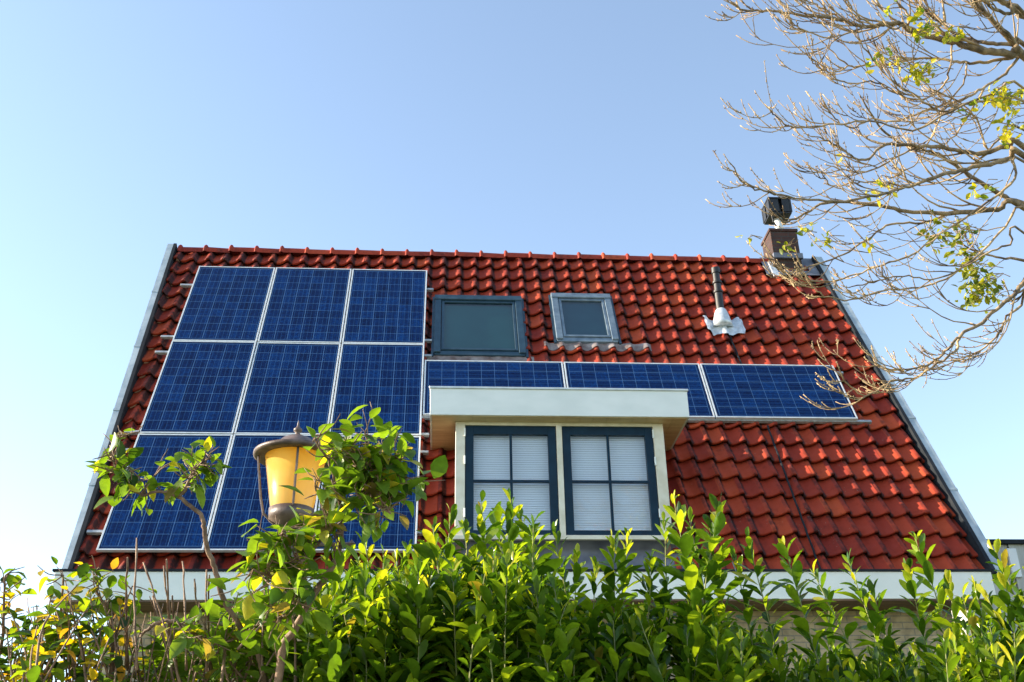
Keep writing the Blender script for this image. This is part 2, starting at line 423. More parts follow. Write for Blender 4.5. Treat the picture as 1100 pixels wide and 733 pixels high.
# verge trims: folded zinc boards down both gable edges
def skew_box(mb, fo, fi, v0, v1, d0, d1):
    if fo(0) > fi(0): fo, fi = fi, fo
    vs = [roof(f(v), v, d) for v in (v0, v1) for (f, d) in ((fo, d0), (fi, d0), (fi, d1), (fo, d1))]
    mb.add(vs, [(0,1,2,3),(7,6,5,4),(0,4,5,1),(1,5,6,2),(2,6,7,3),(3,7,4,0)])
for fo, fi, sg in ((L_OUT, L_IN, 1), (R_OUT, R_IN, -1)):
    mb = MB(); segs = 5; v0, v1 = -5.25, VR + .05
    for k in range(segs):
        a = v0 + (v1 - v0) * k / segs; b_ = v0 + (v1 - v0) * (k+1) / segs - .004
        skew_box(mb, fo, fi, a, b_, -.19, VD)
        if k: skew_box(mb, lambda v: fo(v) - sg*.004, lambda v: fi(v) + sg*.003, a-.022, a+.012, -.195, VD+.005)
    mb.build('verge_trim', M['zinc'], house)
    mb = MB(); skew_box(mb, lambda v: fi(v) - sg*.002, lambda v: fi(v) + sg*.038, v0+.002, v1-.002, -.19, VD+.007)
    mb.build('verge_liner', M['dark_cap'], house)

# walls
YW, WX0, WX1 = -2.06, .17, 8.30
YB = 2*(YR+.03) + 2.06
wl = MB(); wl.box((WX0, YW, 0), (WX1, YW+.3, 3.872)); wl.box((WX0, YB-.3, 0), (WX1, YB, 3.9))
zt = 9.05
for x0, x1 in ((WX0, WX0+.3), (WX1-.3, WX1)):
    pl = [(YW+.3, 0), (YB-.3, 0), (YB-.3, 3.9), (YR+.03, zt), (YW+.3, 3.9)]
    vs = [(x0, y, z) for y, z in pl] + [(x1, y, z) for y, z in pl]
    n = 5; fs = [tuple(range(n)), tuple(range(2*n-1, n-1, -1))] + [(i, i+n, (i+1) % n + n, (i+1) % n) for i in range(n)]
    wl.add(vs, fs)
wl.build('wall', M['brick_cream'], house)

# boxed eaves gutter
YG = -2.50
gx0, gx1 = aty(59, 614, YG).x, aty(1064, 612, YG).x
zt_, zb_ = 4.137, 3.878
gt = MB()
gt.box((gx0, YG, zb_), (gx1, YG+.022, zt_), ch=.003)
gt.box((gx0, YG+.0225, zb_), (gx0+.02, -2.14, zt_-.002)); gt.box((gx1-.02, YG+.0225, zb_), (gx1, -2.14, zt_-.002))
gt.build('eaves_fascia', M['white_trim'], house)
ed = MB(); ed.box((gx0-.02, YG-.014, zt_+.001), (gx1+.02, YG+.05, zt_+.022)); ed.box((gx0+.021, YG+.0505, zt_-.10), (gx1-.021, -2.15, zt_-.08))
ed.build('gutter_edge', M['dark_cap'], house)
sf = MB(); sf.box((gx0+.01, YG+.004, zb_-.016), (gx1-.01, YW-.003, zb_-.002)); sf.build('eaves_soffit', M['brown'], house)
# joints between fascia lengths
# dormer ----------------------------------------------------------
yw = -2.223; YF = -2.382
dz0, dz1 = 5.772, 6.062
DX0, DX1 = 3.128, 5.790
do = MB(); do.box((DX0+.03, YF+.03, dz0+.02), (DX1-.03, -1.35, dz1-.02))
dorm = do.build('dormer', M['soffit'], house)
for x0, x1 in ((3.405, 3.455), (5.475, 5.525)):
    p = [(yw+.05, 4.36), (yw+.05, dz0+.01), (roof(0,-3.5,-.1).y+.02, dz0+.01)]
    vs = [(x0,)+q for q in p] + [(x1,)+q for q in p]
    mb = MB(); mb.add(vs, [(0,1,2),(5,4,3),(0,3,4,1),(1,4,5,2),(2,5,3,0)]); mb.build('cheek', M['brown'], dorm)
def sub(mb, name, mat, parent, **k): return mb.build(name, mat, parent, **k)
mb = MB(); mb.box((DX0, YF, dz0), (DX1, YF+.02, dz1), ch=.002)
mb.box((DX0, YF+.0205, dz0+.001), (DX0+.02, -1.30, dz1)); mb.box((DX1-.02, YF+.0205, dz0+.001), (DX1, -1.30, dz1))
sub(mb, 'fascia', M['white_trim'], dorm)
mb = MB(); mb.box((DX0-.012, YF-.014, dz1+.001), (DX1+.012, YF+.05, dz1+.022), ch=.003); mb.box((DX0-.008, YF+.051, dz1+.002), (DX1+.008, -1.22, dz1+.018))
sub(mb, 'roof_trim', M['alu'], dorm)
mb = MB()
nb = 19
for k in range(nb):                    # soffit boards run back to the roof
    a = DX0+.022 + (DX1-DX0-.044)*k/nb; b_ = DX0+.022 + (DX1-DX0-.044)*(k+1)/nb - .003
    mb.box((a, YF+.021, dz0-.006), (b_, -1.40, dz0+.012))
sub(mb, 'soffit', M['soffit'], dorm)
mb = MB()
mb.box((3.391, yw, 4.557), (3.488, yw+.07, dz0-.008), ch=.003); mb.box((5.432, yw, 4.557), (5.541, yw+.07, dz0-.008), ch=.003)
mb.box((4.424, yw-.004, 4.557), (4.483, yw+.07, 5.727), ch=.003)
mb.box((3.4885, yw+.002, 5.728), (5.4315, yw+.07, dz0-.008)); mb.box((3.35, yw-.055, 4.512), (5.58, yw+.07, 4.556), ch=.004)
sub(mb, 'window_frame', M['cream'], dorm)
def sash(x0, x1):
    z0, z1 = 4.560, 5.724; st = .086; yb = yw+.012
    mb = MB()
    mb.box((x0+.003, yb, z0), (x0+st, yb+.05, z1), ch=.003); mb.box((x1-st, yb, z0), (x1-.003, yb+.05, z1), ch=.003)
    mb.box((x0+st, yb+.001, z1-.088), (x1-st, yb+.049, z1)); mb.box((x0+st, yb+.001, z0), (x1-st, yb+.049, z0+.062))
    xm = (x0+x1)/2
    mb.box((xm-.013, yb+.008, z0+.062), (xm+.013, yb+.04, z1-.088)); 
    mb.box((x0+st, yb+.010, 5.122), (xm-.013, yb+.038, 5.147)); mb.box((xm+.013, yb+.010, 5.122), (x1-st, yb+.038, 5.147))
    s = sub(mb, 'sash', M['blue'], dorm)
    mb = MB(); mb.add([(x0+st-.005, yb+.025, z0+.05),(x1-st+.005, yb+.025, z0+.05),(x1-st+.005, yb+.025, z1-.08),(x0+st-.005, yb+.025, z1-.08)], [(0,1,2,3)])
    sub(mb, 'pane', M['glass'], dorm)
    mb = MB(); z = z0+.03; ang = R_(66)
    while z < z1 - .03:
        dy, dz = .0148*math.cos(ang), .0148*math.sin(ang)
        y = yb + .085
        mb.add([(x0+.05, y-dy, z-dz),(x1-.05, y-dy, z-dz),(x1-.05, y-.002, z+.002),(x0+.05, y-.002, z+.002),(x1-.05, y+dy, z+dz),(x0+.05, y+dy, z+dz)], [(0,1,2,3),(3,2,4,5)])
        z += .0245
    sub(mb, 'blind', M['blind'], dorm)
sash(3.489, 4.423); sash(4.484, 5.431)
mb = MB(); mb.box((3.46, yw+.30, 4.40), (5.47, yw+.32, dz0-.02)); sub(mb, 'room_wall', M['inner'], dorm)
# hinges on the frame posts
for x in (3.482, 5.426):
    for z in (5.60, 5.30, 4.75):
        mb = MB(); mb.tube([(x+.003, yw-.008, z), (x+.003, yw-.008, z+.09)], .009, 8); sub(mb, 'hinge', M['white_trim'], dorm)
# lead apron under the sill
mb = MB(); nu = 40
vs = []
for (v, d) in ((-5.22, TD+.01), (-5.0, TD+.03), (-4.905, TD+.045)):
    for k in range(nu+1):
        u = 3.30 + (5.64-3.30)*k/nu; vs.append(roof(u, v, d + .004*math.sin(k*1.7) + .003*math.sin(k*.6)))
for k in range(nu+1): vs.append(Vector((3.30 + (5.64-3.30)*k/nu, yw-.012, 4.513)))
mb.add(vs, [(a*(nu+1)+k, a*(nu+1)+k+1, (a+1)*(nu+1)+k+1, (a+1)*(nu+1)+k) for a in range(3) for k in range(nu)])
sub(mb, 'lead_apron', M['lead'], dorm, smooth=True)

# skylights --------------------------------------------------------
def skylight(u0, u1, v0, v1, mat, fw, glassd, label):
    mb = MB()
    mb.box((u0, v0, TD+.02), (u0+fw, v1-.01, -.030), ROOF_M, ch=.006); mb.box((u1-fw, v0, TD+.02), (u1, v1-.01, -.030), ROOF_M, ch=.006)
    mb.box((u0-.004, v1-fw*1.0, TD+.02), (u1+.004, v1+.012, -.018), ROOF_M, ch=.006)
    mb.box((u0+.01, v0-.03, TD), (u1-.01, v0+.05, -.055), ROOF_M, ch=.004)
    s = tag(mb.build('skylight', mat, house), label)
    i0, i1, j0, j1 = u0+fw+.006, u1-fw-.006, v0+.055, v1-fw-.006
    w = .035
    mb = MB(); mb.box((i0, j0, -.10), (i0+w, j1, -.042), ROOF_M, ch=.003); mb.box((i1-w, j0, -.10), (i1, j1, -.042), ROOF_M, ch=.003)
    mb.box((i0+w, j0, -.10), (i1-w, j0+w, -.040), ROOF_M, ch=.003); mb.box((i0+w, j1-w, -.10), (i1-w, j1, -.042), ROOF_M, ch=.003)
    mb.build('casement', mat, s)
    mb = MB(); mb.add([roof(i0+w-.004, j0+w-.004, -.060), roof(i1-w+.004, j0+w-.004, -.060), roof(i1-w+.004, j1-w+.004, -.060), roof(i0+w-.004, j1-w+.004, -.060)], [(0,1,2,3)])
    mb.build('pane', M['sky_glass'], s)
    mb = MB(); mb.add([roof(i0, j0, -.095), roof(i1, j0, -.095), roof(i1, j1, -.095), roof(i0, j1, -.095)], [(0,1,2,3)])  # added sheet; its colour stands in for sky reflected in the pane
    mb.build('reflection_sheet', glassd, s)
    for a, b_ in ((u0-.03, u0-.001), (u1+.001, u1+.03)):
        mb = MB(); mb.box((a, v0-.05, TD+.025), (b_, v1+.02, -.062), ROOF_M); mb.build('flashing', M['casing_dark'], s)
    return s
M['reflect_teal'] = noise_mat('dark_teal_reflection', (.03,.15,.17), (.04,.18,.20), 2, .7)  # reflected sky put into the sheet's colour
M['reflect_blue'] = noise_mat('dark_blue_reflection', (.02,.10,.16), (.03,.13,.19), 2, .7)
sk1 = skylight(3.135, 4.265, -1.765, -.56, M['casing_dark'], .085, M['reflect_teal'], 'larger dark blue skylight')
sk2 = skylight(4.665, 5.450, -1.455, -.47, M['casing_light'], .085, M['reflect_blue'], 'smaller grey skylight')
def wavy_apron(u0, u1, v0, v1, mat, parent, amp=1.0, ragged=.02, wave=True):
    nu = int((u1-u0)/.014); nv = 4; vs = []
    for j in range(nv+1):
        for k in range(nu+1):
            u = u0 + (u1-u0)*k/nu
            t = (u - U0 - .02)/TP
            rag = (ragged*noise.noise(Vector((u*6, 3.1, 0))) + .012*math.sin(2*math.pi*(t+.1))) if j == 0 else 0
            v = v0 + (v1-v0)*j/nv + rag
            h = (prof(t) if wave else .02)*amp*(1 - (j/nv)*.6) + .045 + .006*noise.noise(Vector((u*12, v*12, 0)))
            vs.append(roof(u, v, TD + h))
    m_ = MB(); m_.add(vs, [(a*(nu+1)+k, a*(nu+1)+k+1, (a+1)*(nu+1)+k+1, (a+1)*(nu+1)+k) for a in range(nv) for k in range(nu)])
    return m_.build('apron', mat, parent, smooth=True)
wavy_apron(3.06, 4.36, -1.955, -1.79, M['zinc_dirty'], sk1, .3, .01, False)
wavy_apron(4.50, 5.85, -1.615, -1.49, M['zinc_dirty'], sk2)

# vent pipe --------------------------------------------------------
vx, vy = 6.845, -.43
mb = MB()
mb.lathe([(.052,7.95),(.052,8.36),(.064,8.37),(.064,8.395),(.05,8.40),(.048,8.50),(.062,8.51),(.062,8.535),(.047,8.54),(.047,8.66),(.058,8.665),(.058,8.745),(.044,8.75),(.040,8.70)], (vx, vy, 0), 20)
vp = tag(mb.build('vent_pipe', M['black'], house, smooth=False), 'black vent pipe with lead flashing')
mb = MB(); mb.lathe([(.135,7.86),(.118,7.93),(.09,8.05),(.072,8.10),(.054,8.12)], (vx, vy-.01, 0), 20)
mb.build('collar', M['lead_bright'], vp, smooth=True)
mb = MB(); nu, nv = 26, 16; vs = []; keep = []
for j in range(nv+1):
    for k in range(nu+1):
        a, b_ = k/nu*2-1, j/nv*2-1
        wd = .255*(1 - .18*max(0, -b_)**2) + .02*noise.noise(Vector((b_*3, a, 1)))
        u = 6.875 + a*wd; v = -1.13 + b_*.165 + (.05*a*a if b_ > 0 else -.012*math.cos(a*6)) + .02*noise.noise(Vector((a*4, b_, 5)))
        t = (u-U0-.02)/TP
        vs.append(roof(u, v, TD + .05 + prof(t)*.7 + .034*abs(noise.noise(Vector((u*9, v*9, 2)))) + .02*(b_ < .99)))
mb.add(vs, [(a*(nu+1)+k, a*(nu+1)+k+1, (a+1)*(nu+1)+k+1, (a+1)*(nu+1)+k) for a in range(nv) for k in range(nu)])
mb.build('flashing', M['lead_bright'], vp, smooth=True)

# chimney ----------------------------------------------------------
mb = MB(); mb.box((7.90, .20, 8.9), (8.29, .60, 9.77), ch=.004); mb.box((7.885, .185, 9.7705), (8.305, .615, 9.815), ch=.004)
chm = mb.build('chimney', M['brick_dark'], house)
mb = MB(); mb.lathe([(.062,9.80),(.062,10.13)], (8.115, .38, 0), 20); mb.lathe([(.085,9.815),(.075,9.86),(.063,9.87)], (8.115, .38, 0), 20); mb.build('flue', M['alu'], chm, smooth=True)
mb = MB()
cx, cy = 8.115, .38
mb.box((cx-.17, cy-.17, 10.345), (cx+.17, cy+.17, 10.375), ch=.004)
mb.box((cx-.16, cy-.16, 10.10), (cx+.16, cy+.16, 10.125), ch=.004)
for sx in (-1, 1):
    for sy in (-1, 1): mb.box((cx+sx*.155-.014, cy+sy*.155-.014, 10.1255), (cx+sx*.155+.014, cy+sy*.155+.014, 10.3445))
for (a, b_) in ((-.14, -.02), (.03, .14)):
    mb.box((cx+a, cy-.165, 10.13), (cx+b_, cy-.150, 10.34)); mb.box((cx+a, cy+.150, 10.13), (cx+b_, cy+.165, 10.34))
    mb.box((cx-.165, cy+a, 10.13), (cx-.150, cy+b_, 10.34)); mb.box((cx+.150, cy+a, 10.13), (cx+.165, cy+b_, 10.34))
mb.lathe([(.10,10.126),(.12,10.2),(.10,10.33)], (cx, cy, 0), 14)
mb.tube([(cx-.13, cy-.12, 10.10), (cx-.11, cy-.10, 9.98), (cx-.06, cy-.06, 9.93)], .012, 6)
mb.build('cowl', M['black'], chm)
mb = MB()                              # lead at the foot and the lead-covered ridge end beside it
mb.add([roof(7.74, .17, TD+.055), roof(8.54, .17, TD+.055), roof(8.54, VR+.06, TD+.05), roof(7.74, VR+.06, TD+.05)], [(0,1,2,3)])
mb.add([Vector((7.74, YR-.02, zr-.02)), Vector((8.62, YR-.02, zr-.02)), Vector((8.62, YR+.12, zr-.02)), Vector((7.74, YR+.12, zr-.02))], [(0,1,2,3)])
mb.box((7.885, .15, 9.30), (8.305, .199, 9.38))
mb.build('chimney_lead', M['lead'], chm)
mb = MB(); mb.box((7.82, .10, TD+.06), (7.90, .46, TD+.085), ROOF_M); mb.build('lead_strip', M['lead_bright'], chm)
# dark cable strip running down between the tiles
for (v0, v1, u0_, u1_) in ((-5.20, -3.02, 6.985, 6.975), (-1.95, -1.30, 6.93, 6.91)):
    pts = [roof(u0_ + (u1_-u0_)*k/30, v0 + (v1-v0)*k/30, TD + .030 + .012*(1 - ((v0+(v1-v0)*k/30 + 5.235)/TR_) % 1)) for k in range(31)]
    mb = MB(); mb.tube(pts, .011, 6); mb.build('roof_cable', M['dark_cap'], house)
mb = MB()
# inner floor: blocks light from below
mb.box((WX0+.31, YW+.31, 3.7), (WX1-.31, YB-.31, 3.8)); mb.build('loft_floor', M['inner'], house)
rehome(house, (4.1, 0, 0))

# ================================================================= SOLAR PANELS
PW, PH, GP = .998, 1.656, .014
def panel_parts(root):
    t = .035; w = .017
    mb = MB()
    mb.box((0,0,-t), (w,PH,0), ch=.001); mb.box((PW-w,0,-t), (PW,PH,0), ch=.001)
    mb.box((w,0,-t), (PW-w,w,-.0005), ch=.001); mb.box((w,PH-w,-t), (PW-w,PH,-.0005), ch=.001)
    mb.build('frame', M['alu'], root)
    mb = MB(); mb.box((w, w, -.010), (PW-w, PH-w, -.003)); mb.build('cell_sheet', M['cells'], root)
    mb = MB(); mb.box((w+.001, w+.001, -.016), (PW-w-.001, PH-w-.001, -.0105)); mb.build('backsheet', M['black'], root)
proto = None
def panel(Mx, label, group):
    global proto
    if proto is None:
        proto = empty('solar_panel', label, 'solar panel', group=group, M=Mx); panel_parts(proto); return proto
    r = proto.copy(); col.objects.link(r); r.matrix_world = Mx; r['label'] = label; r['group'] = group
    for ch in proto.children:
        c = ch.copy(); col.objects.link(c); c.parent = r
    return r
rows = ['top', 'middle', 'bottom']; cols = ['left', 'centre', 'right']
for j in range(3):
    for i in range(3):
        u = i*(PW+GP); v = -(j+1)*PH - j*GP
        tl = Matrix.Rotation(rnd.gauss(0, .0012), 4, 'X') @ Matrix.Rotation(rnd.gauss(0, .0012), 4, 'Y')
        name = 'blue solar panel at the ' + rows[j] + ' ' + cols[i] + ' of the upright three by three block' if (i, j) != (1, 1) else 'blue solar panel in the very centre of the upright three by three block'
        panel(ROOF_M @ Matrix.Translation((u, v, 0)) @ tl, name, 'upright solar panels on the left of the roof')
LA, LB = 3.0347, -1.9797
lab = ['blue solar panel lying lengthwise, left one of the row behind the dormer', 'blue solar panel lying lengthwise, middle one of the row above the dormer', 'blue solar panel lying lengthwise at the right end of the row, clear of the dormer']
for i in range(3):
    u = LA + i*(PH+GP) + PH
    panel(ROOF_M @ Matrix.Translation((u, LB-PW, 0)) @ Matrix.Rotation(R_(90), 4, 'Z'), lab[i], 'lengthwise solar panels above the dormer')
# mounting rails
def rail(u0, u1, v, label, w=.035):
    mb = MB(); mb.box((u0, v-w/2, -.078), (u1, v+w/2, -.037), ROOF_M, ch=.003)
    for k in range(int((u1-u0)/.8)+1):
        uu = u0 + .25 + k*.8
        if uu < u1: mb.box((uu-.02, v-.014, TD+.02), (uu+.02, v+.014, -.079), ROOF_M)
    return mb
words = ['topmost', 'second from the top', 'third from the top', 'fourth from the top', 'fifth from the top', 'lowest']
vls = [uv_at(197, 306.5, -.05)[1], uv_at(181, 362, -.05)[1], uv_at(175, 378.6, -.05)[1], uv_at(455, 467, -.05)[1], uv_at(455, 486, -.05)[1], -4.72]
for k, v in enumerate(vls):
    o = rail(-.17, 3*PW+2*GP+.09, v, '').build('mounting_rail', M['alu_dull'])
    tag(o, 'aluminium rail under the upright panel block, ' + words[k] + ' of its six', 'rail', 'mounting rails under the upright panels')
for k, (v, e) in enumerate(((uv_at(908, 401, -.05)[1], .11), (LB-PW+.005, .17))):
    o = rail(LA-.02, LA+3*PH+2*GP+e, v, '').build('mounting_rail', M['alu_dull'])
    tag(o, ('upper' if k == 0 else 'lower') + ' aluminium rail under the lengthwise panel row above the dormer', 'rail', 'mounting rails under the lengthwise panels')

# ================================================================= NEIGHBOUR
nb_ = empty('neighbour_building', 'grey boarded building with dark capping at the right edge behind the house', 'building', (12.5, 4, 0))
mb = MB()
x = 10.6
while x < 17:
    w = .20 + .05*((int(x*7) % 3)); mb.box((x, 2.0 - .02*(int(x*13) % 2), 0), (x+w-.015, 2.1, 5.70)); x += w
mb.box((10.6, 2.101, 0), (17, 8, 5.68)); mb.build('wall', M['board'], nb_)
mb = MB(); mb.box((10.55, 1.92, 5.701), (17.05, 8.05, 5.76)); mb.build('capping', M['dark_cap'], nb_)
mb = MB(); mb.box((11.29, 1.93, 5.22), (11.42, 1.975, 5.63), ch=.004)
mb.build('sign_letter', M['white'], nb_)
mb = MB(); cxx, czz = 11.80, 5.42
vs = []; n = 22
for k in range(n+1):
    a = R_(50 + 260*k/n)
    for (rr, yy) in ((.21,1.93),(.13,1.93),(.13,1.975),(.21,1.975)): vs.append((cxx + rr*math.cos(a), yy, czz + rr*math.sin(a)))
fs = [(k*4+q, k*4+(q+1)%4, (k+1)*4+(q+1)%4, (k+1)*4+q) for k in range(n) for q in range(4)] + [(0,1,2,3), (n*4+3,n*4+2,n*4+1,n*4)]
mb.add(vs, fs); mb.build('sign_letter', M['white'], nb_)
rehome(nb_, (12.5, 4, 0))

# ================================================================= STREET LAMP
LY = aty(317, 550, -12.2025 + 4.3)
ly = LY.y
base_pt = aty(316, 551, ly); top_pt = aty(317, 463, ly)
lx = (base_pt.x + top_pt.x)/2 ; zb0 = base_pt.z; zg1 = aty(316, 492, ly).z
sc = (at(0,0,1) - CAM).length
dep = (Vector((lx, ly, zb0)) - CAM).dot(FW)
px1 = dep / F                          # metres per photo pixel at the lamp
lamp = empty('street_lamp', 'old style street lamp with amber glass and brown cap above the shrubs', 'street lamp', (lx, ly, 0))
rt, rb, rc = 33*px1, 22*px1, 46*px1
H = zg1 - zb0
mb = MB(); mb.lathe([(rb, zb0), (rb+.002, zb0+.01), (rt, zg1)], (lx, ly, 0), 40)
mb.build('lamp_glass', M['amber'], lamp, smooth=True)
ch_ = aty(317, 463, ly).z - zg1
mb = MB(); mb.lathe([(rt-.02, zg1+.002), (rc-.01, zg1-.004), (rc, zg1+.004), (rc, zg1+.016), (rc*.80, zg1+.028), (rc*.58, zg1+.040), (rc*.50, zg1+.056), (rc*.36, zg1+.082), (rc*.16, zg1+.098), (.012, zg1+.106), (.010, zg1+.116), (.018, zg1+.122), (.019, zg1+.132), (.010, zg1+.140), (.005, zg1+.150), (.005, zg1+.158), (.0, zg1+.178)], (lx, ly, 0), 40)
mb.build('lamp_cap', M['lamp_metal'], lamp, smooth=True)
mb = MB(); mb.lathe([(.03, zb0-.10), (.035, zb0-.075), (rb*.62, zb0-.07), (rb*.75, zb0-.05), (rb*1.08, zb0-.035), (rb*1.10, zb0+.012), (rb*.9, zb0+.013)], (lx, ly, 0), 32)
mb.build('lamp_base', M['lamp_metal'], lamp, smooth=True)
for k in range(4):
    a = R_(-79 + 90*k); dx, dy = math.cos(a), math.sin(a)
    mb = MB()
    if k in (0, 2):
        pts = [(lx+dx*(rt+.004), ly+dy*(rt+.004), zg1+.0), (lx+dx*(rb+.008), ly+dy*(rb+.008), zb0+.005)]
    else:
        pts = [(lx+dx*(rt+.028), ly+dy*(rt+.028), zg1), (lx+dx*(rt+.022), ly+dy*(rt+.022), zg1-.05), (lx+dx*(rb+.045), ly+dy*(rb+.045), zb0+.06), (lx+dx*(rb+.028), ly+dy*(rb+.028), zb0-.01), (lx+dx*(rb-.02), ly+dy*(rb-.02), zb0-.055)]
    mb.tube(pts, .0055, 6); mb.build('strut', M['lamp_metal'], lamp)
mb = MB()
mb.lathe([(.055, 0), (.055, .6), (.045, .62), (.040, zb0-.9), (.034, zb0-.30), (.045, zb0-.29), (.045, zb0-.26), (.028, zb0-.25), (.026, zb0-.10)], (lx, ly, 0), 16)
mb.tube([(lx-.02, ly, zb0-.14), (lx+.26, ly-.02, zb0-.14)], .009, 6); mb.lathe([(.0, -.02), (.018, 0), (.0, .02)], (lx+.26, ly-.02, zb0-.14), 8)
mb.build('post', M['lamp_metal'], lamp)
rehome(lamp, (lx, ly, 0))

# ================================================================= LEAVES
def leaf(mb, p, d, up, ln, wd, c, kind='laurel', curl=.15, fold=.25):
    """a curved, folded leaf blade from p along d"""
    d = d.normalized(); s = d.cross(up)
    if s.length < 1e-4: s = d.orthogonal()
    s.normalize(); n = s.cross(d).normalized()
    if kind == 'laurel': st = ((.0,.04),(.22,.55),(.5,.95),(.75,.92),(.92,.5),(1,.0))
    elif kind == 'oval': st = ((.0,.05),(.15,.6),(.4,1.0),(.65,.88),(.87,.42),(1,.0))
    else: st = ((.0,.1),(.4,1.0),(1,.0))
    vs = []
    for t, w in st:
        c0 = p + d*(ln*t) - n*(curl*ln*t*t)
        hw = wd*.5*w
        vs += [c0 - s*hw + n*(fold*hw), c0, c0 + s*hw + n*(fold*hw)]
    m = len(st); fs = []
    for i in range(m-1):
        a = i*3; fs += [(a, a+1, a+4, a+3), (a+1, a+2, a+5, a+4)]
    mb.add(vs, fs, c)
def rc_(a, b, r):
    t = r.random(); return tuple(a[i]+(b[i]-a[i])*t for i in range(3))
def curve(pts, n=8, wob=0.0, r=random):
    """Catmull-Rom through pts"""
    P = [pts[0]*2-pts[1]] + list(pts) + [pts[-1]*2-pts[-2]]; out = []
    for i in range(1, len(P)-2):
        a, b, c, d = P[i-1:i+3]
        for k in range(n):
            t = k/n
            out.append(.5*((2*b) + (c-a)*t + (2*a-5*b+4*c-d)*t*t + (3*b-a-3*c+d)*t**3))
    out.append(P[-2])
    if wob:
        out = [p + Vector((r.gauss(0,wob), r.gauss(0,wob), r.gauss(0,wob))) if 0 < i < len(out)-1 else p for i, p in enumerate(out)]
    return out
def rvec(r): 
    v = Vector((r.gauss(0,1), r.gauss(0,1), r.gauss(0,1))); return v.normalized()

G_DARK, G_MID, G_LITE, G_YEL = (.026,.066,.008), (.085,.160,.012), (.23,.31,.018), (.42,.39,.03)

def laurel_shoot(lv, stm, tip, length, r, size=.085, dens=1.0, young=.5, lean=None):
    lean = lean or Vector((r.gauss(0,.10), r.gauss(0,.10), 0))
    base = tip - Vector((lean.x*length, lean.y*length, length))
    mid = (tip+base)/2 + Vector((r.gauss(0,.035), r.gauss(0,.035), 0))
    pts = curve([base, mid, tip], 5)
    stm.tube(pts, [.0042*(1-i/len(pts)*.7) for i in range(len(pts))], 5)
    step = .0125/dens; n = int(length/step); ph = r.random()*6.28
    for i in range(n):
        t = 1 - i*step/length
        j = min(len(pts)-2, int(t*(len(pts)-1))); f_ = t*(len(pts)-1)-j
        p = pts[j].lerp(pts[j+1], f_); ax = (pts[j+1]-pts[j]).normalized()
        ph += 2.4 + r.gauss(0,.3)
        q = min(1, i*step/.16)                   # 0 at the tip
        out = Vector((math.cos(ph), math.sin(ph), 0))
        open_ = .26 + .58*q + r.gauss(0,.16)
        d = ax*math.cos(open_) + out*math.sin(open_)
        L = size*(.50 + .50*q)*r.uniform(.62,1.28)
        W = L*r.uniform(.33,.46)
        y = (1-q)*young
        u = r.random()
        if u < y*.75: c = rc_(G_LITE, G_YEL, r)
        elif u < .52: c = rc_(G_MID, G_LITE, r)
        elif u < .993: c = rc_(G_DARK, G_MID, r)
        else: c = (.20,.16,.03)
        leaf(lv, p + out*.004, (d + rvec(r)*.22), ax + rvec(r)*.35, L, W, c, 'laurel', r.uniform(-.05,.40), r.uniform(.05,.75))

def hedge(name, label, tips, env, x_px, depth, nfill, seed, size=.085, young=.5, dspread=.45):
    r = random.Random(seed)
    lv, stm = MB(), MB()
    for (px, py) in tips:
        d0 = depth + r.uniform(-.12, .22)
        laurel_shoot(lv, stm, at(px, py, d0), r.uniform(.75,.95), r, size*r.uniform(.9,1.12), 1.0, young)
    for k in range(nfill):
        px = r.uniform(*x_px)
        ey = interp(env, px)
        d0 = depth + r.uniform(-dspread, dspread)
        py = ey + abs(r.gauss(0, 26)) + max(0, (d0-depth))*-6
        laurel_shoot(lv, stm, at(px, py, d0), r.uniform(.55,.85), r, size*r.uniform(.8,1.1), .9, young*.7)
    # lower body down to the ground
    for k in range(int(nfill*.9)):
        px = r.uniform(*x_px); d0 = depth + r.uniform(-dspread, dspread)
        p = at(px, 735, d0); p.z = r.uniform(.5, 2.25)
        laurel_shoot(lv, stm, p, r.uniform(.4,.55), r, size*1.1, .6, 0)
    c0 = at(sum(x_px)/2, 735, depth)
    root = empty(name, label, 'hedge' if 'hedge' in name else 'shrub', (c0.x, c0.y, 0))
    for k in range(9):
        p = at(x_px[0] + (x_px[1]-x_px[0])*(k+.5)/9, 735, depth); p.z = 0
        q = p + Vector((r.gauss(0,.1), r.gauss(0,.1), 1.9))
        stm.tube(curve([p, (p+q)/2+Vector((r.gauss(0,.05),r.gauss(0,.05),0)), q], 4), [.02-.0012*i for i in range(9)], 6)
    lv.build('foliage', M['laurel'], root, smooth=True, color=True)
    stm.build('stems', M['stem'], root, smooth=True)
    rehome(root, (c0.x, c0.y, 0))
    return root
def interp(env, x):
    if x <= env[0][0]: return env[0][1]
    for (a, b_), (c, d) in zip(env, env[1:]):
        if x <= c: return b_ + (d-b_)*(x-a)/(c-a)
    return env[-1][1]

